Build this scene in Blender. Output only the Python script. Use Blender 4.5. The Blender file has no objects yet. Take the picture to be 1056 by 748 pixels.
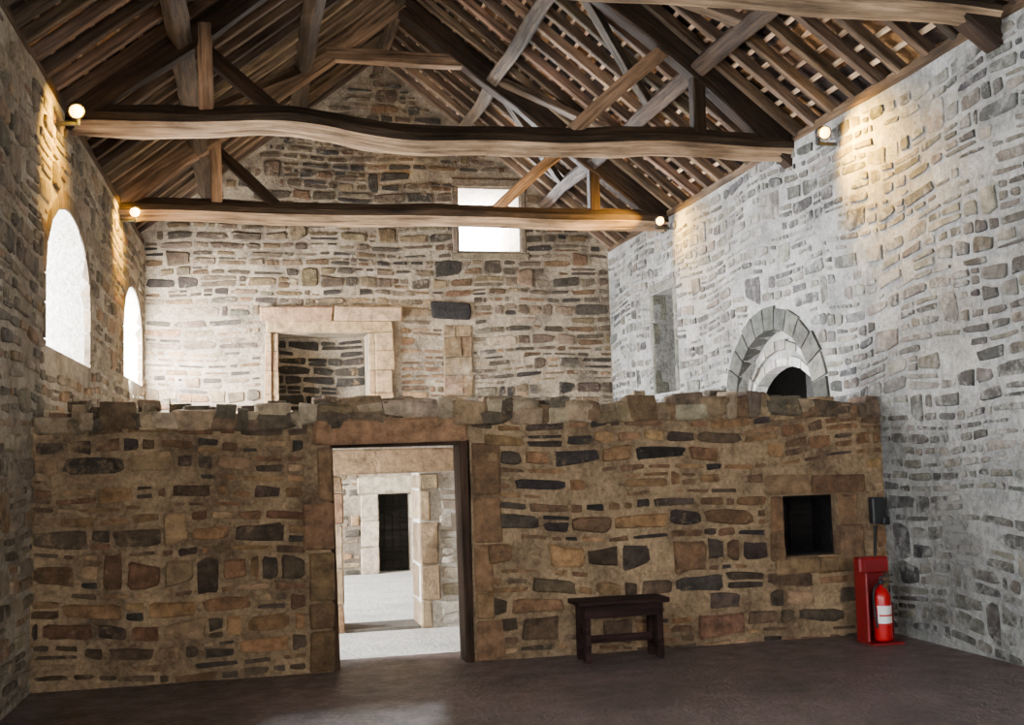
import bpy, bmesh, math, random
from mathutils import Vector, Matrix, noise
random.seed(7)
scene=bpy.context.scene
def lin(c):
    return tuple(((v/255)/12.92 if v/255<=.04045 else (((v/255)+.055)/1.055)**2.4) for v in c)
# ---------------- geometry of the place ----------------
XL,XR=-1.65,5.75
YF,YP,YC,YB=-3.0,9.45,11.5,17.3
XM=2.05; APEX=7.9; TAN=.8; ZW=5.0; TH=.9
def roofz(x): return APEX-TAN*abs(x-XM)
SK=.022
def lx(y): return XL+SK*(y-9.45)
def shear(o):
    for v in o.data.vertices: v.co.x+=SK*(v.co.y-9.45)
    return o

# ---------------- materials ----------------
def newmat(name):
    m=bpy.data.materials.new(name); m.use_nodes=True
    nt=m.node_tree; b=nt.nodes['Principled BSDF']
    return m,nt,b
def ramp(nt,src,stops):
    r=nt.nodes.new('ShaderNodeValToRGB')
    e=r.color_ramp.elements
    while len(e)<len(stops): e.new(.5)
    for i,(p,c) in enumerate(stops):
        e[i].position=p; e[i].color=(*c,1) if len(c)==3 else c
    nt.links.new(src,r.inputs[0]); return r
def mixc(nt,fac,a,b,mode='MIX'):
    m=nt.nodes.new('ShaderNodeMix'); m.data_type='RGBA'; m.blend_type=mode
    for i,v in ((0,fac),(6,a),(7,b)):
        if hasattr(v,'is_output'): nt.links.new(v,m.inputs[i])
        elif i==0: m.inputs[0].default_value=v
        else: m.inputs[i].default_value=(*v,1)
    return m.outputs[2]
def noise_n(nt,co,scale,detail=4,rough=.6):
    n=nt.nodes.new('ShaderNodeTexNoise'); n.inputs['Scale'].default_value=scale
    n.inputs['Detail'].default_value=detail; n.inputs['Roughness'].default_value=rough
    nt.links.new(co,n.inputs['Vector']); return n.outputs['Fac']
def bump(nt,b,src,strength,dist):
    bp=nt.nodes.new('ShaderNodeBump'); bp.inputs['Strength'].default_value=strength
    bp.inputs['Distance'].default_value=dist
    nt.links.new(src,bp.inputs['Height']); nt.links.new(bp.outputs[0],b.inputs['Normal'])
def add(nt,a,b_,op='ADD'):
    m=nt.nodes.new('ShaderNodeMath'); m.operation=op
    for i,v in ((0,a),(1,b_)):
        if hasattr(v,'is_output'): nt.links.new(v,m.inputs[i])
        else: m.inputs[i].default_value=v
    return m.outputs[0]
def mat_stone(name,lime=None,amt=.5,blotch=0):
    m,nt,b=newmat(name)
    co=nt.nodes.new('ShaderNodeTexCoord').outputs['Object']
    at=nt.nodes.new('ShaderNodeAttribute'); at.attribute_name='Col'
    n1=noise_n(nt,co,9,6,.7)
    r=ramp(nt,n1,[(.3,(.42,.42,.42)),(.7,(1.5,1.45,1.4))])
    c=mixc(nt,1,at.outputs['Color'],r.outputs[0],'MULTIPLY')
    if lime:
        n2=add(nt,add(nt,noise_n(nt,co,7,8,.75),.65,'MULTIPLY'),add(nt,noise_n(nt,co,.9,3,.6),.35,'MULTIPLY'))
        f=ramp(nt,n2,[(.60-.16*amt,(0,0,0)),(.68-.14*amt,(1,1,1))])
        f2=add(nt,f.outputs[0],.85,'MULTIPLY')
        c=mixc(nt,f2,c,lin(lime))
    if blotch:
        r3=ramp(nt,noise_n(nt,co,1.7,7,.7),[(.36,(1-blotch,)*3),(.62,(1.15,1.15,1.15))])
        c=mixc(nt,1,c,r3.outputs[0],'MULTIPLY')
    nt.links.new(c,b.inputs['Base Color'])
    b.inputs['Roughness'].default_value=.88; b.inputs['Specular IOR Level'].default_value=.25
    h=add(nt,noise_n(nt,co,14,8,.75),add(nt,noise_n(nt,co,60,4),.4,'MULTIPLY'))
    bump(nt,b,h,.95,.045)
    return m
def mat_mortar(name,c1,c2):
    m,nt,b=newmat(name)
    co=nt.nodes.new('ShaderNodeTexCoord').outputs['Object']
    n1=noise_n(nt,co,1.6,8,.7); n3=noise_n(nt,co,22,5,.7)
    r=ramp(nt,n1,[(.35,lin(c1)),(.65,lin(c2))])
    r2=ramp(nt,n3,[(.3,(.55,.55,.55)),(.65,(1.15,1.15,1.15))])
    c=mixc(nt,1,r.outputs[0],r2.outputs[0],'MULTIPLY')
    nt.links.new(c,b.inputs['Base Color']); b.inputs['Roughness'].default_value=.95
    b.inputs['Specular IOR Level'].default_value=.15
    bump(nt,b,add(nt,n3,noise_n(nt,co,6,6,.7)),.8,.04)
    return m
def mat_wood(name):
    m,nt,b=newmat(name)
    at=nt.nodes.new('ShaderNodeAttribute'); at.attribute_name='Col'
    g=nt.nodes.new('ShaderNodeAttribute'); g.attribute_name='grain'
    mp=nt.nodes.new('ShaderNodeMapping'); mp.inputs['Scale'].default_value=(1.2,22,22)
    nt.links.new(g.outputs['Vector'],mp.inputs['Vector'])
    n1=noise_n(nt,mp.outputs[0],1,6,.65)
    mp2=nt.nodes.new('ShaderNodeMapping'); mp2.inputs['Scale'].default_value=(.9,3,3)
    nt.links.new(g.outputs['Vector'],mp2.inputs['Vector'])
    n2=noise_n(nt,mp2.outputs[0],1.3,5,.6)
    r=ramp(nt,n1,[(.32,(.3,.28,.27)),(.68,(1.45,1.4,1.35))])
    r2=ramp(nt,n2,[(.3,(.38,.37,.36)),(.7,(1.5,1.45,1.4))])
    c=mixc(nt,1,mixc(nt,1,at.outputs['Color'],r.outputs[0],'MULTIPLY'),r2.outputs[0],'MULTIPLY')
    nt.links.new(c,b.inputs['Base Color']); b.inputs['Roughness'].default_value=.85
    b.inputs['Specular IOR Level'].default_value=.2
    bump(nt,b,add(nt,n1,add(nt,n2,1.5,'MULTIPLY')),.9,.04)
    return m
def mat_plain(name,col,rough=.5,metal=0,var=.15,bs=0):
    m,nt,b=newmat(name)
    co=nt.nodes.new('ShaderNodeTexCoord').outputs['Object']
    n1=noise_n(nt,co,15,4,.6)
    l=lin(col)
    r=ramp(nt,n1,[(.3,tuple(v*(1-var) for v in l)),(.7,tuple(v*(1+var) for v in l))])
    nt.links.new(r.outputs[0],b.inputs['Base Color'])
    b.inputs['Roughness'].default_value=rough; b.inputs['Metallic'].default_value=metal
    if bs: bump(nt,b,n1,bs,.01)
    return m
def mat_emit(name,col,s):
    m,nt,b=newmat(name)
    b.inputs['Emission Color'].default_value=(*col,1); b.inputs['Emission Strength'].default_value=s
    b.inputs['Base Color'].default_value=(*col,1)
    return m
M_part=mat_stone('stone_brown',(150,124,94),.35,.35)
M_partm=mat_mortar('mortar_brown',(94,77,60),(176,148,114))
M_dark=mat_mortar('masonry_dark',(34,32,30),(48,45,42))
M_right=mat_stone('stone_grey_limed',(156,154,149),.68,.25)
M_rightm=mat_mortar('mortar_pale',(120,119,116),(176,174,169))
M_back=mat_stone('stone_back',(160,146,126),.35,.25)
M_backm=mat_mortar('mortar_back',(104,94,82),(174,158,136))
M_left=mat_stone('stone_left',(156,144,126),.55,.2)
M_leftm=mat_mortar('mortar_left',(130,118,102),(196,184,164))
M_pale=mat_mortar('pale_stone_daylit',(196,190,178),(228,222,210))
M_dress=mat_stone('stone_dressed')
M_wood=mat_wood('old_oak')
# ---------------- builders ----------------
def obj_from(name,me,mats,smooth=False):
    o=bpy.data.objects.new(name,me); scene.collection.objects.link(o)
    for m in mats: me.materials.append(m)
    if smooth:
        for p in me.polygons: p.use_smooth=True
    return o
class MB:
    def __init__(s): s.v=[]; s.f=[]; s.c=[]; s.g=[]
    def addv(s,p,g=(0,0,0)): s.v.append(tuple(p)); s.g.append(tuple(g)); return len(s.v)-1
    def addf(s,idx,col): s.f.append(tuple(idx)); s.c.append(col)
    def make(s,name,mats,smooth=False):
        me=bpy.data.meshes.new(name); me.from_pydata(s.v,[],s.f); me.update()
        a=me.color_attributes.new('Col','FLOAT_COLOR','CORNER')
        buf=[]
        for p,c in zip(me.polygons,s.c): buf+= [c[0],c[1],c[2],1.0]*len(p.vertices)
        a.data.foreach_set('color',buf)
        g=me.attributes.new('grain','FLOAT_VECTOR','POINT')
        g.data.foreach_set('vector',[k for t in s.g for k in t])
        return obj_from(name,me,mats,smooth)
def jit(c,a):
    k=1+random.uniform(-a,a); return tuple(max(.002,v*k*(1+random.uniform(-.05,.05))) for v in c)
def stone(mb,M,u0,u1,v0,v1,d,col,ragged=.14):
    """rounded irregular stone; M maps (u,v,n)->world"""
    cx,cy=(u0+u1)/2,(v0+v1)/2; a,b=(u1-u0)/2,(v1-v0)/2
    if a<.018 or b<.013: return
    n=14; pts=[]
    d=min(d,b*.6,a*.6)
    ex=random.uniform(.16,.5)
    tilt=random.uniform(-.1,.1)*min(1,b/a*2); trap=random.uniform(-.32,.32)
    for i in range(n):
        t=2*math.pi*(i+.5)/n
        c,s=math.cos(t),math.sin(t)
        x=math.copysign(abs(c)**ex,c)*a; y=math.copysign(abs(s)**ex,s)*b
        x*=1+random.uniform(-ragged,ragged*.3); y*=1+random.uniform(-ragged*1.3,ragged*.4)
        y*=1+trap*x/a*.8
        y+=x*tilt
        pts.append((x,y))
    rings=[(1.04,-.012),(1.0,d*.6),(.88,d)]
    tn=(random.uniform(-.3,.3),random.uniform(-.35,.35))
    ids=[]
    for sc,dd in rings:
        row=[]
        for x,y in pts:
            sx=1-(1-sc)*min(1,min(a,b)/a); sy=1-(1-sc)*min(1,min(a,b)/b)*1.3
            zz=dd+(0 if dd<0 else (tn[0]*x/a+tn[1]*y/b)*d*.4)
            row.append(mb.addv(M(cx+x*sx,cy+y*sy,zz)))
        ids.append(row)
    for r in range(2):
        for i in range(n):
            j=(i+1)%n
            mb.addf((ids[r][i],ids[r][j],ids[r+1][j],ids[r+1][i]),col)
    ce=mb.addv(M(cx,cy,d*1.08))
    for i in range(n): mb.addf((ids[2][i],ids[2][(i+1)%n],ce),col)
def subtract(iv,holes):
    for h0,h1 in holes:
        out=[]
        for a,b in iv:
            if h1<=a or h0>=b: out.append((a,b)); continue
            if h0>a: out.append((a,h0))
            if h1<b: out.append((h1,b))
        iv=out
    return iv
def masonry(name,M,u0,u1,v0,v1,spans,colf,mat,hr=(.09,.2),wr=(.14,.5),gap=.022,d=(.012,.035),drop=.04,ext=None,wob=.035,big=.5):
    mb=MB(); v=v0
    ph=random.uniform(0,9)
    def MW(x,y,n,M=M): 
        return M(x,y+wob*math.sin(x*1.1+y*.7+ph)*math.sin(x*.37+ph)+wob*.5*math.sin(x*3.1+y*2),n)
    cs=[v0]
    while cs[-1]<v1-.04:
        h=random.uniform(*hr)
        if random.random()<.15: h*=1.4
        cs.append(min(cs[-1]+h,v1))
    B=[]
    for _ in range(int((u1-u0)*(v1-v0)*big)):
        i=random.randrange(0,max(1,len(cs)-3)); za,zb=cs[i],cs[min(i+2,len(cs)-1)]
        if zb-za>.34: continue
        ua=random.uniform(u0+.1,u1-.6); ub=ua+random.uniform(.16,.5)
        if any(ua<q[1]+.05 and ub>q[0]-.05 and za<q[3] and zb>q[2] for q in B): continue
        iv=[(u0,u1)] if ext is None else [ext(za,zb)]
        iv=subtract(iv,spans(za,zb))
        if not any(a<=ua-.05 and ub+.05<=b for a,b in iv): continue
        B.append((ua,ub,za,zb))
        stone(mb,MW,ua+gap/2,ub-gap/2,za+gap/2,zb-gap/2,random.uniform(*d)*1.1,colf((ua+ub)/2,(za+zb)/2))
    for va,vb in zip(cs,cs[1:]):
        h=vb-va
        iv=[(u0,u1)] if ext is None else [ext(va,vb)]
        iv=[(a,b) for a,b in iv if b-a>.08]
        iv=subtract(iv,spans(va,vb)); vm=(va+vb)/2
        iv=subtract(iv,[(q[0],q[1]) for q in B if q[2]<vm<q[3]])
        for a,b in iv:
            u=a
            while u<b-.05:
                w=random.uniform(*wr)*(.6+.8*min(1,h/.16))
                if random.random()<.2: w*=.5
                e=min(u+w,b)
                if b-e<.1: e=b
                if random.random()>drop:
                    g=random.uniform(.6,1.6)*gap
                    um=(u+e)/2
                    if h>.13 and random.random()<.3:
                        k=va+(vb-va)*random.uniform(.35,.65)
                        stone(mb,MW,u+g/2,e-g/2,va+g/2,k-g/3,random.uniform(*d),colf(um,vm))
                        if random.random()<.4 and e-u>.25:
                            q=u+(e-u)*random.uniform(.35,.65)
                            stone(mb,MW,u+g/2,q-g/2,k+g/3,vb-g/2,random.uniform(*d),colf(um,vm))
                            stone(mb,MW,q+g/2,e-g/2,k+g/3,vb-g/2,random.uniform(*d),colf(um,vm))
                        else: stone(mb,MW,u+g/2,e-g/2,k+g/3,vb-g/2,random.uniform(*d),colf(um,vm))
                    else:
                        dv=random.uniform(0,.035)
                        r=random.random()
                        stone(mb,MW,u+g/2,e-g/2,va+g/2+dv*r*.7,vb-g/2-dv*(1-r)*.7,random.uniform(*d),colf(um,vm))
                u=e
    return mb.make(name,[mat])
def prism(name,pts0,pts1,mat=None):
    n=len(pts0); me=bpy.data.meshes.new(name)
    v=[tuple(p) for p in pts0]+[tuple(p) for p in pts1]
    f=[tuple(range(n)),tuple(range(2*n-1,n-1,-1))]+[((i+1)%n,i,n+i,n+(i+1)%n) for i in range(n)]
    me.from_pydata(v,[],f); me.update()
    bm=bmesh.new(); bm.from_mesh(me); bmesh.ops.recalc_face_normals(bm,faces=bm.faces); bm.to_mesh(me); bm.free()
    return obj_from(name,me,[mat] if mat else [])
def boxp(name,x0,x1,y0,y1,z0,z1,mat=None):
    return prism(name,[(x0,y0,z0),(x1,y0,z0),(x1,y1,z0),(x0,y1,z0)],[(x0,y0,z1),(x1,y0,z1),(x1,y1,z1),(x0,y1,z1)],mat)
def cut(o,cutters):
    for c in cutters:
        m=o.modifiers.new('b','BOOLEAN'); m.operation='DIFFERENCE'; m.object=c; m.solver='EXACT'
    dg=bpy.context.evaluated_depsgraph_get(); dg.update()
    me=bpy.data.meshes.new_from_object(o.evaluated_get(dg))
    o.modifiers.clear(); o.data=me
    for c in cutters: bpy.data.objects.remove(c,do_unlink=True)
def parent(ch,p):
    ch.parent=p
def empty(name,loc=(0,0,0)):
    e=bpy.data.objects.new(name,None); scene.collection.objects.link(e); e.empty_display_size=.2
    return e
def beam(mb,p0,p1,w,h,col,wob=.0,seg=10,up=(0,0,1),cham=.2,prof=None,taper=0,low=None,knot=2.8):
    p0,p1=Vector(p0),Vector(p1); d=(p1-p0); L=d.length; d.normalize()
    up=Vector(up); s=d.cross(up).normalized(); t=s.cross(d).normalized()
    sd=random.uniform(0,100); rows=[]
    a,b=w/2,h/2; c=min(a,b)*cham
    sec=[(-a+c,-b),(a-c,-b),(a,-b+c),(a,b-c),(a-c,b),(-a+c,b),(-a,b-c),(-a,-b+c)]
    for i in range(seg+1):
        k=i/seg; row=[]
        o=s*wob*(noise.noise(Vector((k*L*.6,sd,0)))*1.2)+t*wob*noise.noise(Vector((k*L*.7,sd,5)))*1.2
        if prof: o=o+t*prof(k)
        for j,(x,y) in enumerate(sec):
            q=1+(wob*knot)*noise.noise(Vector((k*L*1.9,sd,j*1.7)))-taper*k
            row.append(mb.addv(p0+d*(L*k)+o+s*x*q+t*y*q,(k*L+sd,x+sd,y)))
        rows.append(row)
    for i in range(seg):
        for j in range(8):
            jj=(j+1)%8
            mb.addf((rows[i][j],rows[i][jj],rows[i+1][jj],rows[i+1][j]),low if (low and j in (0,1,7)) else col)
    mb.addf(rows[0][::-1],col); mb.addf(rows[-1],col)
def block(mb,x0,x1,y0,y1,z0,z1,col,j=.008,bev=.015):
    vs={}
    for ix,X in enumerate((x0,x1)):
        for iy,Y in enumerate((y0,y1)):
            for iz,Z in enumerate((z0,z1)):
                sx,sy,sz=(1,-1)[ix],(1,-1)[iy],(1,-1)[iz]
                J=Vector([random.uniform(-j,j) for _ in range(3)])
                for ax in range(3):
                    o=[sx*bev,sy*bev,sz*bev]; o[ax]=0
                    vs[(ix,iy,iz,ax)]=mb.addv(Vector((X+o[0],Y+o[1],Z+o[2]))+J,(X+o[0],Y+o[1],Z+o[2]))
    def cor(i,ax): return vs[(*i,ax)]
    for ax in range(3):
        o=[a for a in range(3) if a!=ax]
        for s in (0,1):
            q=[]
            for a,b in ((0,0),(1,0),(1,1),(0,1)):
                i=[0,0,0]; i[ax]=s; i[o[0]]=a; i[o[1]]=b; q.append(cor(tuple(i),ax))
            if (s==0)==(ax!=1): q=q[::-1]
            mb.addf(q,col)
        for a in (0,1):
            for b in (0,1):
                i0=[0,0,0];i0[o[0]]=a;i0[o[1]]=b;i1=list(i0);i1[ax]=1
                mb.addf((cor(tuple(i0),o[0]),cor(tuple(i1),o[0]),cor(tuple(i1),o[1]),cor(tuple(i0),o[1])),col)
    for ix in (0,1):
        for iy in (0,1):
            for iz in (0,1): mb.addf([cor((ix,iy,iz),a) for a in range(3)],col)
def fixn(o):
    bm=bmesh.new(); bm.from_mesh(o.data); bmesh.ops.recalc_face_normals(bm,faces=bm.faces); bm.to_mesh(o.data); bm.free()
def rubble(mb,cx,cy,cz,sx,sy,sz,col):
    """broken angular stone: convex hull of jittered box corners"""
    bm=bmesh.new()
    for a in (-1,1):
        for b_ in (-1,1):
            for c in (-1,1):
                for _ in range(2):
                    bm.verts.new((a*random.uniform(.62,1),b_*random.uniform(.62,1),c*random.uniform(.45,1)))
    r=bmesh.ops.convex_hull(bm,input=bm.verts)
    dead=[v for v in bm.verts if not v.link_faces]; bmesh.ops.delete(bm,geom=dead,context='VERTS')
    bmesh.ops.bevel(bm,geom=bm.edges[:],offset=.07,segments=1,affect='EDGES')
    bm.verts.index_update(); bm.verts.ensure_lookup_table(); base=len(mb.v)
    for v in bm.verts: mb.addv((cx+v.co.x*sx,cy+v.co.y*sy,cz+v.co.z*sz))
    for f in bm.faces: mb.addf([base+v.index for v in f.verts],col)
    bm.free()
# ---------------- room shell ----------------
m,nt,b=newmat('floor_slate')
co=nt.nodes.new('ShaderNodeTexCoord').outputs['Object']
n1=noise_n(nt,co,1.1,8,.7); n2=noise_n(nt,co,26,5,.7); n3=noise_n(nt,co,5,6,.7)
r=ramp(nt,n1,[(.3,lin((66,56,54))),(.7,lin((116,100,97)))])
r2=ramp(nt,n2,[(.3,(.5,.5,.5)),(.7,(1.35,1.35,1.35))])
nt.links.new(mixc(nt,1,r.outputs[0],r2.outputs[0],'MULTIPLY'),b.inputs['Base Color'])
rr=ramp(nt,n3,[(.3,(.3,.3,.3)),(.7,(.65,.65,.65))]); nt.links.new(rr.outputs[0],b.inputs['Roughness'])
bump(nt,b,add(nt,n3,n2),.7,.025)
M_floor=m
M_floor2=mat_mortar('floor_pale_flagstone',(200,196,188),(236,232,224))
boxp('floor',XL-.9,XR+.9,YF-.9,YP+.55,-.3,0,M_floor)
boxp('floor_inner_room',XL-.9,XR+3.9,YP+.551,YB+4,-.3,0,M_floor2)
def archpts(c,a,zb,zs,b,n=14,pt=0):
    P=[(c-a,zb),(c+a,zb)]
    for i in range(n+1):
        t=math.pi*i/n
        P.append((c+a*math.cos(t),zs+b*math.sin(t)**(1-.15*pt)))
    return P
wl=boxp('wall_left',XL-TH,XL,YF,YB,-.1,ZW,M_leftm)
LW=[ # c,a,zb,zs,b
 (11.1,1.15,2.74,3.35,.78),(15.95,1.0,2.87,3.5,.66),(1.8,1.3,1.4,2.8,.9),(5.2,.9,1.6,2.7,.8),(14.4,1.4,.7,1.6,.5),(10.75,.45,.6,1.5,.35)]  # last two low openings are added, unseen, to light the inner rooms
cs=[]
for c,a,zb,zs,bb in LW:
    i=archpts(c,a,zb,zs,bb); o=archpts(c,a*.72,zb+.12,zs,bb*.7)
    k=.1/TH
    cs.append(prism('c',[(XL+.1,c+(y-c)*(1+.28*k/0.72),z) for y,z in i],[(XL-TH-.1,y,z) for y,z in o]))
cut(wl,cs)
wl.data.materials.append(M_pale)
for p in wl.data.polygons:
    c=p.center
    if XL-TH+.02<c.x<XL-.02 and 0<c.z<ZW-.02 and YF+.1<c.y<YB-.1: p.material_index=1  # pale reveals: daylight on the jambs put into their colour
shear(wl)
wr=boxp('wall_right',XR,XR+TH,YF,YB,-.1,ZW,M_rightm)
AC=11.6
OA,OB=.87,.53
cs=[prism('c',[(XR-.1,y,z) for y,z in archpts(AC,.97,-.2,2.2,.87)],[(XR+.16,y,z) for y,z in archpts(AC,.95,-.2,2.2,.85)]),
    prism('c',[(XR+.1,y,z) for y,z in archpts(AC+.05,OA,-.2,2.12,OB)],[(XR+.4,y,z) for y,z in archpts(AC+.05,OA,-.2,2.12,OB)]),
    boxp('c',XR+.3,XR+TH+.1,10.2,14.25,-.2,3.6),
    boxp('c',XR-.1,XR+.6,14.5,15.3,2.55,4.0)]
cut(wr,cs)
P=[(XL,-.1),(XR,-.1),(XR,roofz(XR)+.12),(XM,APEX+.2),(XL,roofz(XL)+.12)]
wb=prism('wall_back',[(x,YB,z) for x,z in P],[(x,YB+TH,z) for x,z in P],M_backm)
cs=[boxp('c',.46,1.82,YB-.1,YB+.6,2.5,3.67),
    boxp('c',1.93,2.43,YB-.1,YB+.75,-.2,1.2),
    prism('c',[(x,YB-.1,z) for x,z in ((3.28,4.98),(4.28,4.98),(4.28,6.0),(3.28,6.0))],[(x,YB+TH+.1,z) for x,z in ((3.4,5.08),(4.16,5.08),(4.16,5.9),(3.4,5.9))])]
cut(wb,cs)
wf=prism('wall_front',[(x,YF-TH,z) for x,z in P],[(x,YF,z) for x,z in P],M_leftm)
cut(wf,[boxp('c',.6,3.6,YF-TH-.1,YF+.1,1.2,3.8)])  # opening added for the unseen front light
wp=boxp('wall_partition',XL,XR,YP,YP+.55,-.1,2.06,M_partm)
cut(wp,[boxp('c',.66,1.84,YP-.1,YP+.7,-.2,1.86),boxp('c',4.72,5.26,YP-.1,YP+.5,.73,1.28)])
wc=boxp('wall_cross',XL+.1,XR,YC,YC+.5,-.1,1.98,M_pale)
cut(wc,[boxp('c',.92,1.70,YC-.1,YC+.6,-.2,1.57)])
pw=boxp('shade_box_wall',7.4,7.8,8.5,22,-.1,4,M_dark)  # made-up passage beyond the arch: dark stone and closed shell keep it black
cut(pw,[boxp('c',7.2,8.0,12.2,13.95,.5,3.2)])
boxp('shade_box_top',XR+TH,7.8,8.5,22,4.0,4.2,M_dark)  # unseen roof and ends added to block sky light
boxp('shade_box_near',XR+TH,7.4,8.3,8.5,-.1,4.2,M_dark)
boxp('shade_box_far',XR+TH,7.4,16.5,16.7,-.1,4,M_dark)

# ---------------- masonry faces ----------------
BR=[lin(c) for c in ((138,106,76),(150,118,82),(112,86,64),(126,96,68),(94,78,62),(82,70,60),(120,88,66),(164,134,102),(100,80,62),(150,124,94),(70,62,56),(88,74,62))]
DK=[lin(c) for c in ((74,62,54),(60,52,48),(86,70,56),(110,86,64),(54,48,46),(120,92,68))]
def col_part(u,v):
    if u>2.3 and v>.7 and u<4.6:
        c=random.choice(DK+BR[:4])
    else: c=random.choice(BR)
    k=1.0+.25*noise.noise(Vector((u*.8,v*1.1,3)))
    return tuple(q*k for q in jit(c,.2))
Mp=lambda u,v,n:(u,YP-n,v)
def rects(L):
    def f(a,b):
        return [(x0,x1) for x0,x1,z0,z1 in L if b>z0 and a<z1]
    return f
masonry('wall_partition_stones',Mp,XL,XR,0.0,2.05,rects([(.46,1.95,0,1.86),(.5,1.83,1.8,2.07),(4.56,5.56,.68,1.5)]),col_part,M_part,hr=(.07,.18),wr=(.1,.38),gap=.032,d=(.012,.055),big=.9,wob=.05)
GR=[lin(c) for c in ((112,109,104),(98,97,94),(124,120,112),(88,86,84),(130,125,116),(104,99,92),(78,77,77))]
def col_right(u,v):
    return jit(random.choice(GR),.2)
Mr=lambda u,v,n:(XR-n,u,v)
def sp_right(a,b):
    L=rects([(14.42,15.38,2.5,4.06)])(a,b)
    m=(a+b)/2
    if m<2.2: L.append((AC-1.27,AC+1.27))
    elif a<3.3:
        q=max(0,1-((a-2.2)/1.12)**2); w=1.27*math.sqrt(q)
        if w>.05: L.append((AC-w,AC+w))
    return L
masonry('wall_right_stones',Mr,YF,YB,0,ZW-.04,sp_right,col_right,M_right,hr=(.075,.18),wr=(.1,.36),gap=.034,d=(.005,.022),drop=.1,wob=.06,big=1.3)
BK=[lin(c) for c in ((134,116,96),(116,101,85),(150,132,110),(96,87,76),(160,138,108),(84,77,70),(140,112,84))]
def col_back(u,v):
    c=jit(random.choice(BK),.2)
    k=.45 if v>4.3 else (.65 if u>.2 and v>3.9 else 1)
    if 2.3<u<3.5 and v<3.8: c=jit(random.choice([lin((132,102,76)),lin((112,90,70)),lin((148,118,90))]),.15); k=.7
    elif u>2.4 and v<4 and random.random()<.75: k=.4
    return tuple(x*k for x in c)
Mb=lambda u,v,n:(u,YB-n,v)
def ext_back(a,b):
    if b<roofz(XR)+.1: return (XL+.17,XR)
    w=(APEX+.05-b)/TAN
    return (max(XL+.17,XM-w),min(XR,XM+w))
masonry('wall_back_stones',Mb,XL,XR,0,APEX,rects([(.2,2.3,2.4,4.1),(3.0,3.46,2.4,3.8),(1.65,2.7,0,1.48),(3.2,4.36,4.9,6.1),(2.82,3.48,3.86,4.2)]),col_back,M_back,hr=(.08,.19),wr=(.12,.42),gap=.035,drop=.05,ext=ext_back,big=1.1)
LF=[lin(c) for c in ((140,128,110),(120,110,96),(158,146,126),(104,96,84),(146,122,96))]
Ml=lambda u,v,n:(XL+n,u,v)
def sp_left(a,b):
    L=[]
    for c,aa,zb,zs,bb in LW:
        if b<zb-.1 or a>zs+bb+.1: continue
        m=max(a,zs); q=max(0,1-((m-zs)/(bb+.1))**2) if m>zs else 1
        w=(aa+.12)*math.sqrt(q)
        if w>.05: L.append((c-w,c+w))
    return L
shear(masonry('wall_left_stones',Ml,YF,YB,0,ZW-.04,sp_left,lambda u,v:jit(random.choice(LF),.15),M_left,hr=(.09,.19),wr=(.12,.42),gap=.035,drop=.08,big=1))
PL=[lin(c) for c in ((190,180,165),(170,160,145),(205,198,185),(150,138,120))]
Mc=lambda u,v,n:(u,YC-n,v)
masonry('wall_cross_stones',Mc,XL+.1,XR,0,1.95,rects([(.7,2.1,1.5,1.9),(.72,1.9,0,1.6)]),lambda u,v:jit(random.choice(PL),.12),M_left,gap=.03)

# ---------------- dressed stone trims ----------------
SB=[lin(c) for c in ((146,116,84),(134,106,78),(158,126,94),(122,96,70))]
def sb(k=1): return tuple(v*k for v in jit(random.choice(SB),.12))
mb=MB()
z=0
while z<1.84:
    h=min(random.uniform(.22,.42),1.84-z)
    if 1.84-z-h<.12: h=1.84-z
    w=random.choice((.14,.22,.26)); block(mb,.72-w-.02,.68,YP-.03,YP+.55,z+.008,z+h-.008,sb(.85))
    w=random.choice((.16,.24)); block(mb,1.86,1.86+w,YP-.03,YP+.55,z+.008,z+h-.008,sb(.85))
    z+=h
block(mb,.52,1.82,YP-.05,YP+.5,1.85,2.06,lin((156,120,90)),.012,.02)
o=mb.make('trim_1_doorway_stones',[M_dress]); fixn(o)
door=empty('door_1')
mb=MB()
WD=lin((66,50,40))
beam(mb,(.70,YP+.12,0),(.66,YP+.12,1.85),.16,.05,WD,up=(1,0,0))
beam(mb,(1.80,YP+.12,0),(1.78,YP+.12,1.85),.3,.07,WD,up=(1,0,0))
beam(mb,(.64,YP+.12,1.84),(1.84,YP+.12,1.84),.14,.04,WD)
o=mb.make('frame',[M_wood]); parent(o,door)
mb=MB()
for (a,b_,c,d_) in ((4.58,4.715,.70,.95),(4.6,4.715,.955,1.28),(5.265,5.5,.70,1.0),(5.265,5.45,1.01,1.28),(4.56,5.0,1.29,1.47),(5.01,5.54,1.29,1.45),(4.62,5.05,.58,.725),(5.06,5.5,.58,.725)):
    block(mb,a,b_,YP-.035,YP+.2,c,d_,sb(.75))
o=mb.make('trim_2_niche_stones',[M_dress]); fixn(o)
nm=lin((26,24,24)); mb=MB()  # dark lining added to blacken the niche: shade put into colour
block(mb,4.722,5.258,YP+.46,YP+.495,.735,1.275,nm,0,.004)
block(mb,4.722,4.74,YP+.1,YP+.46,.735,1.275,nm,0,.003); block(mb,5.24,5.258,YP+.1,YP+.46,.735,1.275,nm,0,.003)
block(mb,4.74,5.24,YP+.1,YP+.46,1.255,1.275,nm,0,.003); block(mb,4.74,5.24,YP+.1,YP+.46,.735,.75,nm,0,.003)
block(mb,4.98,5.0,YP+.4,YP+.43,.75,1.255,nm,0,.003)
o=mb.make('niche_shade_lining',[M_wood]); fixn(o)
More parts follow.
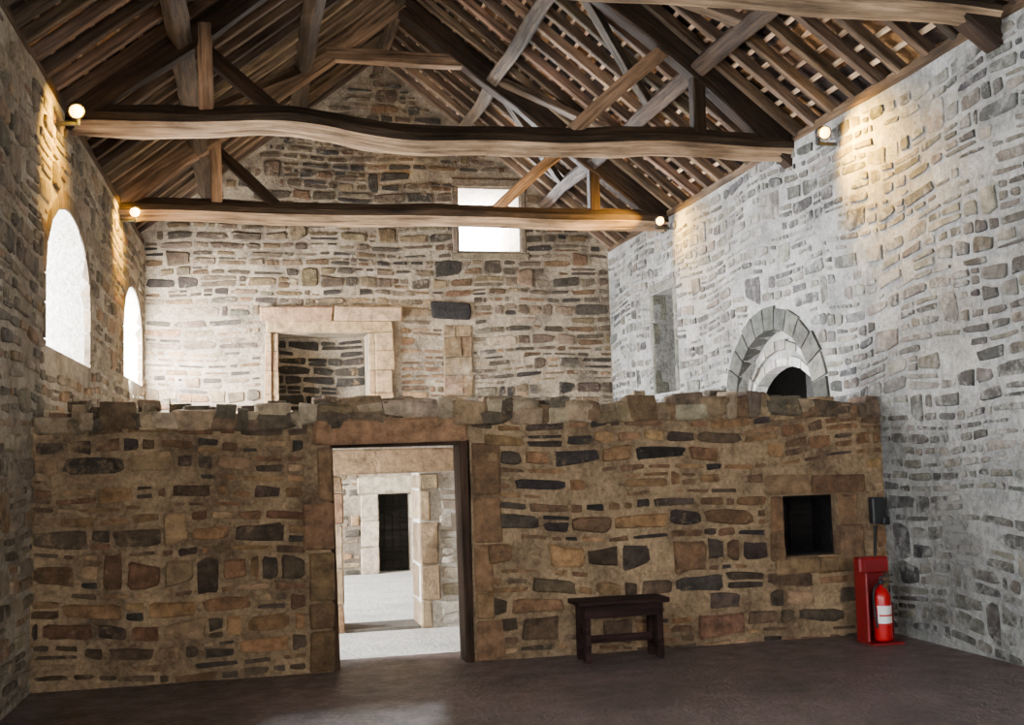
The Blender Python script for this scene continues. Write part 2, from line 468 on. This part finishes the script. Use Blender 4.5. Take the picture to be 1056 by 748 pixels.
# coping: a ragged, broken wall head made of overlapping rubble
mb=MB()
CP=[lin(c) for c in ((140,118,92),(154,134,108),(110,94,78),(126,100,76),(104,94,80),(168,152,128),(88,76,62))]
def head(x):
    z=2.17+.07*noise.noise(Vector((x*.9,4.2,0)))+.06*noise.noise(Vector((x*3.1,9,0)))
    if .5<x<2.3: z=2.2
    if x>4.6: z-=.07*(x-4.6)
    return z
for yy,sy in ((YP+.1,.16),(YP+.38,.2)):
    x=XL+.05
    while x<XR-.06:
        w=random.choice((random.uniform(.07,.14),random.uniform(.12,.24),random.uniform(.2,.38)))
        w=min(w,XR-.01-x)
        zt=head(x+w/2)+random.uniform(-.05,.05); zb=2.0
        if random.random()<.35:
            zm=zb+(zt-zb)*random.uniform(.4,.65)
            rubble(mb,x+w*.5,yy,(zb+zm)/2,w*.66,sy,(zm-zb)/2+.03,jit(random.choice(CP),.2))
            rubble(mb,x+w*random.uniform(.35,.65),yy+random.uniform(-.02,.03),(zm+zt)/2,w*random.uniform(.45,.7),sy,(zt-zm)/2+.03,jit(random.choice(CP),.2))
        else: rubble(mb,x+w/2,yy+random.uniform(-.02,.02),(zb+zt)/2,w*.66,sy,(zt-zb)/2+.02,jit(random.choice(CP),.2))
        if random.random()<.22: rubble(mb,x+w*.5,yy,zt,random.uniform(.05,.11),.1,random.uniform(.035,.055),jit(random.choice(CP),.2))
        x+=w*random.uniform(.85,1)
x=.5
while x<2.25:
    w=random.uniform(.3,.5); block(mb,x,x+w-.01,YP-.035,YP+.3,2.07,2.2+random.uniform(-.015,.035),jit(random.choice(CP[:2]+CP[5:6]),.12),.025,.03); x+=w
o=mb.make('trim_3_partition_coping',[M_part]); fixn(o)
mb=MB()
TB=[lin(c) for c in ((150,128,100),(168,146,118),(140,112,84))]
block(mb,.72,2.08,YC-.04,YC+.5,1.575,1.83,lin((150,124,94)),.01,.02)
z=0
while z<1.55:
    h=min(random.uniform(.25,.45),1.57-z)
    if 1.57-z-h<.12:h=1.57-z
    block(mb,.74,.925,YC-.03,YC+.5,z+.005,z+h-.005,jit(random.choice(TB),.1))
    block(mb,1.695,1.695+random.choice((.12,.2)),YC-.03,YC+.5,z+.005,z+h-.005,jit(random.choice(TB),.1))
    z+=h
o=mb.make('trim_4_inner_doorway_stones',[M_dress]); fixn(o)
boxp('floor_threshold',.93,1.69,YC,YC+.5,0,.03,mat_plain('threshold_stone',(90,84,76),.9,var=.3,bs=.5))
mb=MB()
for z0,z1 in ((0,.4),(.41,.8),(.81,1.2)):
    block(mb,1.66,1.93,YB-.04,YB+.3,z0,z1,jit(lin((185,172,150)),.06))
    block(mb,2.43,2.66,YB-.04,YB+.3,z0,z1,jit(lin((185,172,150)),.06))
block(mb,1.62,2.7,YB-.05,YB+.3,1.21,1.46,lin((178,164,140)),.01,.02)
o=mb.make('trim_5_back_doorway_stones',[M_dress]); fixn(o)
mb=MB()
for i in range(4): block(mb,1.94+i*.122,1.94+(i+1)*.122-.006,YB+.35,YB+.4,.01,1.19,jit(lin((42,42,40)),.15),.001,.006)  # dark boards added so the open back doorway reads black
block(mb,1.95,2.41,YB+.32,YB+.352,.2,.3,lin((38,36,34)),.001,.006); block(mb,1.95,2.41,YB+.32,YB+.352,.9,1.0,lin((38,36,34)),.001,.006)
o=mb.make('back_opening_dark_boards',[M_wood]); fixn(o)
mb=MB()
FC=[lin(c) for c in ((160,132,100),(168,140,108),(152,124,94),(172,146,114))]
def fc(k=1): return tuple(k*v for v in jit(random.choice(FC),.06))
F1=YB-.002
block(mb,.2,1.28,YB-.14,F1,3.86,4.07,fc(),.012,.02); block(mb,1.285,2.34,YB-.14,F1,3.86,4.08,fc(),.012,.02)
block(mb,.28,2.2,YB-.09,F1,3.68,3.86,fc(.9),.008,.015)
for z0,z1 in ((2.4,2.75),(2.75,3.1),(3.1,3.4),(3.4,3.68)):
    block(mb,.24+random.uniform(0,.03),.36,YB-.1,F1,z0+.003,z1-.003,fc(),.004,.01); block(mb,.362,.46,YB-.06,F1,z0+.003,z1-.003,fc(.9),.004,.01)
    block(mb,1.82,1.92,YB-.06,F1,z0+.003,z1-.003,fc(.9),.004,.01); block(mb,1.922,2.18+random.uniform(-.04,.04),YB-.1,F1,z0+.003,z1-.003,fc(),.004,.01)
o=mb.make('trim_10_fireplace_surround',[M_dress]); fixn(o)
Mk=lambda u,v,n:(u,YB+.58-n,v)
masonry('wall_back_hearth_stones',Mk,.46,1.82,2.5,3.67,lambda a,b:[],lambda u,v:jit(lin((56,52,47)),.2),M_part)
mb=MB()
for z0,z1,k in ((2.4,2.7,.2),(2.7,3.02,.3),(3.02,3.3,.12),(3.3,3.62,.28),(3.62,3.8,.2)):
    if k>.15: block(mb,3.0,3.0+k-.003,YB-.03,YB+.2,z0+.004,z1-.004,fc(.5),.01,.012)
    block(mb,3.0+(k if k>.15 else 0),3.45,YB-.03,YB+.2,z0+.004,z1-.004,fc(.55),.01,.012)
o=mb.make('trim_6_pilaster_stones',[M_back]); fixn(o)
mb=MB(); rubble(mb,3.15,YB+.02,4.03,.36,.08,.16,lin((38,36,36))); o=mb.make('trim_12_dark_hole',[M_dress]); fixn(o)  # dark stone stands in for a hole, its shade put into colour
wn=empty('window_1'); mb=MB()
for a,b_,c,d_ in ((3.18,3.27,4.95,6.02),(4.29,4.38,4.95,6.02),(3.18,4.38,6.02,6.16),(3.14,4.42,4.84,4.96)):
    block(mb,a,b_,YB-.03,YB+.2,c,d_,jit(lin((120,106,90)),.1))
o=mb.make('surround',[M_dress]); fixn(o); parent(o,wn)
def ring(mb,M,c,a0,b0,a1,b1,zs,n,cols,dep=(-.03,.15),legs=0,kk=.03):
    for i in range(n):
        t0=math.pi*(i+.04)/n; t1=math.pi*(i+.96)/n
        k=random.uniform(1-kk,1+kk); col=jit(random.choice(cols),.12); ids=[]
        for dd in dep:
            for t,r_ in ((t0,0),(t1,0),(t1,1),(t0,1)):
                A,B=(a0,b0) if r_==0 else (a1*k,b1*k)
                ids.append(mb.addv(M(c+A*math.cos(t),zs+B*math.sin(t),-dd)))
        for q in ((0,1,2,3),(7,6,5,4),(0,4,5,1),(1,5,6,2),(2,6,7,3),(3,7,4,0)): mb.addf([ids[j] for j in q],col)
    z=zs
    while legs and z>legs:
        h=random.uniform(.2,.32); z0=max(legs,z-h); 
        for s in (-1,1):
            col=jit(random.choice(cols),.12); w=random.uniform(.95,1.1); ids=[]
            for dd in dep:
                for A,Z in ((a0,z-.008),(a0,z0+.008),(a1*w,z0+.008),(a1*w,z-.008)): ids.append(mb.addv(M(c+s*A,Z,-dd)))
            for q in ((0,1,2,3),(7,6,5,4),(0,4,5,1),(1,5,6,2),(2,6,7,3),(3,7,4,0)): mb.addf([ids[j] for j in q],col)
        z=z0
VC=[lin(c) for c in ((108,108,101),(78,81,77),(126,124,117),(88,90,85),(100,102,96))]
mb=MB(); ring(mb,Mr,AC,.97,.87,1.26,1.12,2.18,13,VC,legs=.01,kk=.02); o=mb.make('trim_7_arch_voussoirs',[M_dress]); fixn(o)
mb=MB(); ring(mb,lambda u,v,n:(XR+.17-n,u,v),AC+.05,OA,OB,.91,.63,2.12,9,[lin((195,192,185)),lin((170,167,160)),lin((205,202,198))],dep=(-.03,.12))
ring(mb,lambda u,v,n:(XR+.17-n,u,v),AC+.03,.9,.68,.945,.78,2.15,11,[lin((175,172,165)),lin((150,147,140)),lin((185,182,178))],dep=(-.055,.12)); o=mb.make('trim_8_inner_arch_stones',[M_dress]); fixn(o)
for i,(c,a,zb,zs,bb) in enumerate(LW[:2]):
    mb=MB(); ring(mb,Ml,c,a,bb,a+.13,bb+.14,zs,9,[lin((120,106,90)),lin((140,124,104))],dep=(-.012,.1),legs=zb)
    w=empty('window_%d'%(i+2)); o=mb.make('surround',[M_dress]); fixn(o); shear(o); parent(o,w)
mb=MB()
for z0,z1 in ((2.55,2.9),(2.91,3.25),(3.26,3.6),(3.61,4.0)):
    for y0,y1 in ((14.4,14.5),(15.3,15.4)): block(mb,XR-.02,XR+.2,y0,y1,z0,z1,jit(lin((110,108,100)),.1))
block(mb,XR-.025,XR+.2,14.4,15.4,4.01,4.13,lin((120,118,110)))
w=empty('window_4'); o=mb.make('surround',[M_dress]); fixn(o); parent(o,w)
mb=MB()
beam(mb,(XR+.1,YF,ZW+.03),(XR+.1,YB,ZW+.03),.22,.1,lin((84,68,52)),.02,40)
beam(mb,(lx(YF)-.1,YF,ZW+.03),(lx(YB)-.1,YB,ZW+.03),.22,.1,lin((84,68,52)),.02,40)
mb.make('trim_9_wall_plates',[M_wood])

# ---------------- roof ----------------
def wc_(k=1):
    c=random.choice([(128,108,90),(146,124,102),(110,92,76),(118,100,84)]); return tuple(v*k for v in jit(lin(c),.15))
mb=MB(); y=YF+.2; off=.17
while y<YB:
    for s in (-1,1):
        xe=XM+s*4.3; yy=y+random.uniform(-.02,.02)
        beam(mb,(xe,yy,roofz(xe)+off),(XM,yy,APEX+off),.085,.11,wc_(random.uniform(.35,.8)),.02,8,up=(0,0,1))
    y+=.4
mb.make('roof_rafters',[M_wood])
mb=MB()
for s in (-1,1):
    for off_x in (1.3,2.65):
        X=XM+s*off_x; 
        beam(mb,(X,YF,roofz(X)+.0),(X,YB,roofz(X)+.0),.17,.2,wc_(.36),.04,60,up=(s*TAN,0,1))
beam(mb,(XM,YF,APEX+.02),(XM,YB,APEX+.02),.14,.2,wc_(.4),.02,40)
mb.make('roof_purlins',[M_wood])
mb=MB()
for s in (-1,1):
    k=.12
    while k<4.3:
        X=XM+s*k
        beam(mb,(X,YF,roofz(X)+.265),(X,YB,roofz(X)+.265),.045,.03,wc_(2.0),.01,30,up=(s*TAN,0,1))  # battens brightened: light streaks between slates put into colour
        k+=.16
mb.make('roof_battens',[M_wood])
mb=MB()
for s in (-1,1):
    k=0
    while k<4.4:
        y=YF-.9
        x0,x1=XM+s*k,XM+s*(k+.24)
        while y<YB+TH:
            w=random.uniform(.2,.4); 
            c=jit(random.choice([lin((62,48,40)),lin((104,76,52)),lin((50,42,38)),lin((146,106,66))]),.2)  # some cells paler: lit streaks put into the deck colour
            ids=[mb.addv((x,yy,roofz(x)+.30+dz)) for x,yy,dz in ((x0,y,0),(x0,y+w,0),(x1,y+w,.02),(x1,y,.02))]
            ids+=[mb.addv((x,yy,roofz(x)+.33+dz)) for x,yy,dz in ((x0,y,0),(x0,y+w,0),(x1,y+w,.02),(x1,y,.02))]
            for q in ((0,1,2,3),(7,6,5,4),(0,4,5,1),(1,5,6,2),(2,6,7,3),(3,7,4,0)): mb.addf([ids[j] for j in q],c)
            y+=w
        k+=.238
o=mb.make('ceiling',[M_dress]); fixn(o)
for i,s in enumerate((-1,1)):
    x1=XM+s*4.7
    prism('ceiling_skin' if i==0 else 'ceiling_skin.001',[(XM,YF-1,APEX+.42),(x1,YF-1,roofz(x1)+.42),(x1,YB+1,roofz(x1)+.42),(XM,YB+1,APEX+.42)],
      [(XM,YF-1,APEX+.46),(x1,YF-1,roofz(x1)+.46),(x1,YB+1,roofz(x1)+.46),(XM,YB+1,APEX+.46)],M_dark)
for i,X in enumerate((XL-TH,XR+.2)):
    boxp('trim_2%d_eaves'%i,X,X+.5,YF,YB,ZW,roofz(XR+.2)+.3,M_partm)

def truss(y,k,prof=None,hh=.30,zc=4.96,wob=.04,knot=2.8):
    e=empty('roof_truss')
    def part(n,fn):
        mb=MB(); fn(mb); o=mb.make(n,[M_wood]); parent(o,e)
    tc=tuple(v*k*.3 for v in lin((124,104,86))); lo=tuple(v*k*.95 for v in lin((184,158,130)))  # paler lower facets: the lit bottom edge put into colour
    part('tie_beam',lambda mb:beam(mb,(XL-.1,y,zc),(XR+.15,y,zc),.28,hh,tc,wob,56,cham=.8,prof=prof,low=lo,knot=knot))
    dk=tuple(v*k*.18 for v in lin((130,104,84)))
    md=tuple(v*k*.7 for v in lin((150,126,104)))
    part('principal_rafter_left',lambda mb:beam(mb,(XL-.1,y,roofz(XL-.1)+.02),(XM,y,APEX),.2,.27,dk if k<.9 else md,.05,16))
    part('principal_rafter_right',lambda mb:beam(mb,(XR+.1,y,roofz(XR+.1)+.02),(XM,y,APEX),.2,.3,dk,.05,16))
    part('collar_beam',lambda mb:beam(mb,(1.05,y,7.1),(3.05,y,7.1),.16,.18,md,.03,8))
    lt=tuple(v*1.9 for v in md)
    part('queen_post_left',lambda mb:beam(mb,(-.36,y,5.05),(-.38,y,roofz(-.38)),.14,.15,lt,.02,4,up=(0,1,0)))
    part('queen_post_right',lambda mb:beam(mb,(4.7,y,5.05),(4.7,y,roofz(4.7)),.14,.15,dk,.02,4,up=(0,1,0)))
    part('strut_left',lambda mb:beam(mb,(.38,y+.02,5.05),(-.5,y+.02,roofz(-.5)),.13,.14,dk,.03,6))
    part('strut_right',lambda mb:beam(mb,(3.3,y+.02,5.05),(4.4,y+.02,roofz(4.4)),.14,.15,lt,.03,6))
    return e
def crooked(q):  # natural bend: sagging dip just left of centre, lifting again to the right
    return -.05*math.exp(-((q-.42)/.09)**2)+.035*math.exp(-((q-.27)/.1)**2)+.02*math.sin(q*9)
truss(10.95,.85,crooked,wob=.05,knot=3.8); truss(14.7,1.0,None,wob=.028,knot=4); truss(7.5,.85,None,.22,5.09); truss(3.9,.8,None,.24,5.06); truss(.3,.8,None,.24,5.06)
mb=MB()
for ty in (7.5,10.95,14.7):
    for s in (-1,1):
        for dy in (-1.35,1.35):
            if s<0 and dy>0: continue
            xa=XM+s*2.65; xb=XM+s*1.2
            beam(mb,(xb,ty,roofz(xb)-.02),(xa,ty+dy,roofz(xa)-.04),.14,.08,wc_(.6 if s>0 and dy<0 else .25),.03,8,up=(s*TAN,0,1))
mb.make('roof_wind_braces',[M_wood])

# ---------------- lamps ----------------
M_lamp=mat_emit('lamp_glass',(1,.6,.16),14)
M_black=mat_plain('black_metal',(28,28,30),.5)
def lathe(name,prof,mat,n=24,loc=(0,0,0)):
    mb_=bmesh.new(); rows=[]
    for r_,z in prof:
        rows.append([mb_.verts.new((loc[0]+r_*math.cos(2*math.pi*i/n),loc[1]+r_*math.sin(2*math.pi*i/n),loc[2]+z)) for i in range(n)])
    for a,b_ in zip(rows,rows[1:]):
        for i in range(n): mb_.faces.new((a[i],a[(i+1)%n],b_[(i+1)%n],b_[i]))
    mb_.faces.new(rows[0][::-1]); mb_.faces.new(rows[-1])
    me=bpy.data.meshes.new(name); mb_.to_mesh(me); mb_.free()
    return obj_from(name,me,[mat],True)
for (x,y,z) in ((lx(10.3)+.2,10.3,4.86),(lx(14.6)+.2,14.5,4.9),(XR-.2,9.95,4.84),(XR-.22,14.45,4.92)):
    e=empty('wall_lamp')
    s=1 if x<1 else -1
    h=lathe('housing',[(.03,0),(.05,.02),(.065,.08),(.07,.13),(.06,.13)],M_black)
    g=lathe('lens',[(.005,.1),(.045,.1),(.058,.128),(.042,.145),(.01,.15)],M_lamp)
    mb=MB(); block(mb,-.012,.012,-.03,.03,-.12,.0,lin((30,30,30)),0,.004); block(mb,-.19,.01,-.02,.02,-.13,-.1,lin((30,30,30)),0,.004)
    if s<0:
        mb.v=[(-a,b_,c) for a,b_,c in mb.v]
    br=mb.make('bracket',[M_black]); fixn(br)
    for o in (h,g,br): parent(o,e)
    R=Matrix.Rotation(math.radians(110),4,'X')
    for o in (h,g): o.matrix_local=R
    br.location=(0,0.02,0)
    e.location=(x,y,z)
    L=bpy.data.lights.new('lamp_light','SPOT'); L.energy=(1100 if y<12 else 350) if s<0 else 650; L.color=(1,.54,.03); L.shadow_soft_size=.09; L.spot_size=math.radians(105); L.spot_blend=1
    lo=bpy.data.objects.new('lamp_light',L); scene.collection.objects.link(lo); lo.parent=e
    lo.location=(.26*s,-.22,-.02)
    d=Vector((-s*.8,-.45 if s<0 else .2,-.5)); lo.rotation_euler=d.to_track_quat('-Z','Y').to_euler()
    if s<0 and y>14:
        L2=bpy.data.lights.new('lamp_spill','SPOT'); L2.energy=480; L2.color=(1,.55,.06); L2.shadow_soft_size=.05; L2.spot_size=math.radians(80); L2.spot_blend=1
        l2=bpy.data.objects.new('lamp_spill',L2); scene.collection.objects.link(l2); l2.parent=e; l2.location=(.02,-.35,0)
        l2.rotation_euler=Vector((-1,.5,.05)).to_track_quat('-Z','Y').to_euler()

# ---------------- bench ----------------
e=empty('wooden_bench'); mb=MB(); bw=lin((46,30,28))
block(mb,2.62,3.42,8.98,9.3,.46,.50,bw,.002,.008); o=mb.make('seat',[M_wood]); fixn(o); parent(o,e)
mb=MB(); block(mb,2.7,3.34,9.0,9.03,.36,.458,bw,.001,.005); block(mb,2.7,3.34,9.25,9.28,.36,.458,bw,.001,.005); block(mb,2.72,3.3,9.12,9.16,.14,.2,bw,.001,.005)
o=mb.make('rails',[M_wood]); fixn(o); parent(o,e)
for i,X in enumerate((2.68,3.31)):
    mb=MB()
    for yy in (9.0,9.2): block(mb,X,X+.05,yy,yy+.08,0,.458,bw,.002,.006)
    block(mb,X,X+.05,9.0,9.28,.3,.458,bw,.002,.006); block(mb,X,X+.05,9.0,9.28,.12,.2,bw,.002,.006)
    o=mb.make('leg_%d'%(i+1),[M_wood]); fixn(o); parent(o,e)
# ---------------- fire extinguisher + stand ----------------
M_red=mat_plain('red_enamel',(180,12,18),.3,var=.05); M_redp=mat_plain('red_plastic_shaded',(120,8,14),.45,var=.06)  # stand's red is darkened: shadow put into its colour
M_white=mat_plain('label_white',(225,225,220),.5,var=.04)
ex,ey=5.36,8.95
e=empty('fire_extinguisher')
o=lathe('cylinder',[(.06,.03),(.075,.035),(.078,.06),(.078,.40),(.07,.44),(.045,.475),(.022,.485),(.022,.51)],M_red,32,(ex,ey,-.005)); parent(o,e)
o=lathe('valve',[(.018,0),(.024,.005),(.024,.03),(.015,.04),(.012,.06)],M_black,16,(ex,ey,.5)); parent(o,e)
mb=MB(); k0=lin((25,25,27))
beam(mb,(ex-.01,ey,.565),(ex+.11,ey-.02,.585),.02,.014,k0,0,4); beam(mb,(ex-.01,ey,.535),(ex+.1,ey-.02,.525),.02,.014,k0,0,4)
o=mb.make('handle',[M_black]); parent(o,e)
cu=bpy.data.curves.new('hose','CURVE'); cu.dimensions='3D'; cu.bevel_depth=.01; sp=cu.splines.new('BEZIER'); sp.bezier_points.add(3)
for bp_,p in zip(sp.bezier_points,((ex,ey,.525),(ex-.08,ey-.03,.475),(ex-.09,ey-.03,.3),(ex-.075,ey-.04,.14))): bp_.co=p; bp_.handle_left_type=bp_.handle_right_type='AUTO'
o=bpy.data.objects.new('hose',cu); scene.collection.objects.link(o); cu.materials.append(M_black); parent(o,e)
mb=MB(); n=10; prev=None
for i in range(n+1):
    a=math.radians(-150+120*i/n); p=[mb.addv((ex+.0795*math.cos(a),ey+.0795*math.sin(a),z)) for z in (.18,.33)]
    if prev: mb.addf((prev[0],p[0],p[1],prev[1]),(.8,.8,.8))
    prev=p
o=mb.make('label',[M_white]); parent(o,e)
mb=MB(); prev=None
for i in range(n+1):
    a=math.radians(-140+100*i/n); p=[mb.addv((ex+.0805*math.cos(a),ey+.0805*math.sin(a),z)) for z in (.24,.255)]
    if prev: mb.addf((prev[0],p[0],p[1],prev[1]),(.8,.8,.8))
    prev=p
o=mb.make('label_band',[M_red]); parent(o,e)
e=empty('extinguisher_stand'); mb=MB()
rc=(.5,.02,.03)
block(mb,5.2,5.5,8.84,9.14,0,.02,rc,0,.006)
block(mb,5.2,5.46,9.06,9.09,.02,.72,rc,0,.01)
block(mb,5.19,5.215,8.9,9.1,.02,.62,rc,0,.01); block(mb,5.45,5.475,8.95,9.1,.02,.35,rc,0,.01)
block(mb,5.19,5.475,8.99,9.1,.6,.74,rc,0,.015)
o=mb.make('body',[M_redp]); fixn(o); parent(o,e)
mb=MB(); block(mb,5.24,5.42,8.982,8.988,.63,.71,(1,1,1),0,.001); 
e2=mat_plain('sign_red',(110,6,12),.5)
o=mb.make('sign',[e2]); fixn(o); parent(o,e)
e=empty('wall_alarm_box'); mb=MB(); block(mb,5.56,5.69,YP-.11,YP-.02,1.0,1.24,lin((20,20,22)),0,.012); block(mb,5.66,5.72,YP-.12,YP-.01,.99,1.06,lin((20,20,22)),0,.008)
beam(mb,(5.62,YP-.03,.98),(5.6,YP-.03,.66),.02,.02,lin((20,20,22)),0,4)
o=mb.make('case',[M_black]); fixn(o); parent(o,e)

# ---------------- lighting ----------------
w=bpy.data.worlds.new('sky'); scene.world=w; w.use_nodes=True
bg=w.node_tree.nodes['Background']; bg.inputs[0].default_value=(.9,.95,1,1); bg.inputs[1].default_value=24
def area(name,loc,d,sx,sy,e,col):
    L=bpy.data.lights.new(name,'AREA'); L.shape='RECTANGLE'; L.size=sx; L.size_y=sy; L.energy=e; L.color=col
    o=bpy.data.objects.new(name,L); scene.collection.objects.link(o); o.location=loc
    o.rotation_euler=Vector(d).to_track_quat('-Z','Y').to_euler(); return o
cool=(.93,.96,1); warm=(1,.93,.82)
area('daylight_window_a',(XL-TH-.1,11.1,3.5),(1,0,-.1),1.6,1.2,700,cool)
area('daylight_window_b',(XL-TH-.1,15.8,3.6),(1,.35,-.1),1.5,1.2,600,cool)
area('added_reveal_light',(-1.72,15.75,3.2),(.45,1,-.3),.6,.8,620,(1,.99,.97))  # extra lamp inside the reveal, added to brighten the back-left wall
area('added_low_light',(XL-TH-.15,14.4,1.4),(1,0,0),2.2,1.2,1500,cool)  # unseen source added to whiten the inner room floor
area('added_lobby_light',(XL-TH-.15,10.75,1.3),(1,0,0),.9,1.2,1300,cool)  # unseen source added for the strip behind the partition
area('daylight_window_near',(XL-TH-.25,1.8,2.6),(1,.25,0),2,2,300,(.84,.92,1))
area('daylight_window_mid',(XL-TH-.25,5.2,2.6),(1,.1,0),1.4,1.6,160,(.84,.92,1))
area('added_front_light',(2.1,YF-TH-.15,2.6),(0,1,0),2.8,2.4,180,warm)  # added behind the camera to brighten the partition from the front
area('daylight_gable',(3.8,YB+TH+.3,5.6),(0,-1,-.4),.8,.9,1100,cool)

# ---------------- camera ----------------
s,t,r_=map(math.radians,(13.3,4.83,1.65))
F=Vector((math.sin(s)*math.cos(t),math.cos(s)*math.cos(t),math.sin(t)))
R0=Vector((math.cos(s),-math.sin(s),0)); U0=R0.cross(F)
R=math.cos(r_)*R0-math.sin(r_)*U0; U=math.sin(r_)*R0+math.cos(r_)*U0
cam=bpy.data.cameras.new('camera'); co=bpy.data.objects.new('camera',cam); scene.collection.objects.link(co)
cam.lens=1160/1056*36; cam.sensor_width=36; cam.clip_end=200; cam.clip_start=.05
co.matrix_world=Matrix(((R.x,U.x,-F.x,0),(R.y,U.y,-F.y,0),(R.z,U.z,-F.z,1.7),(0,0,0,1)))
scene.camera=co
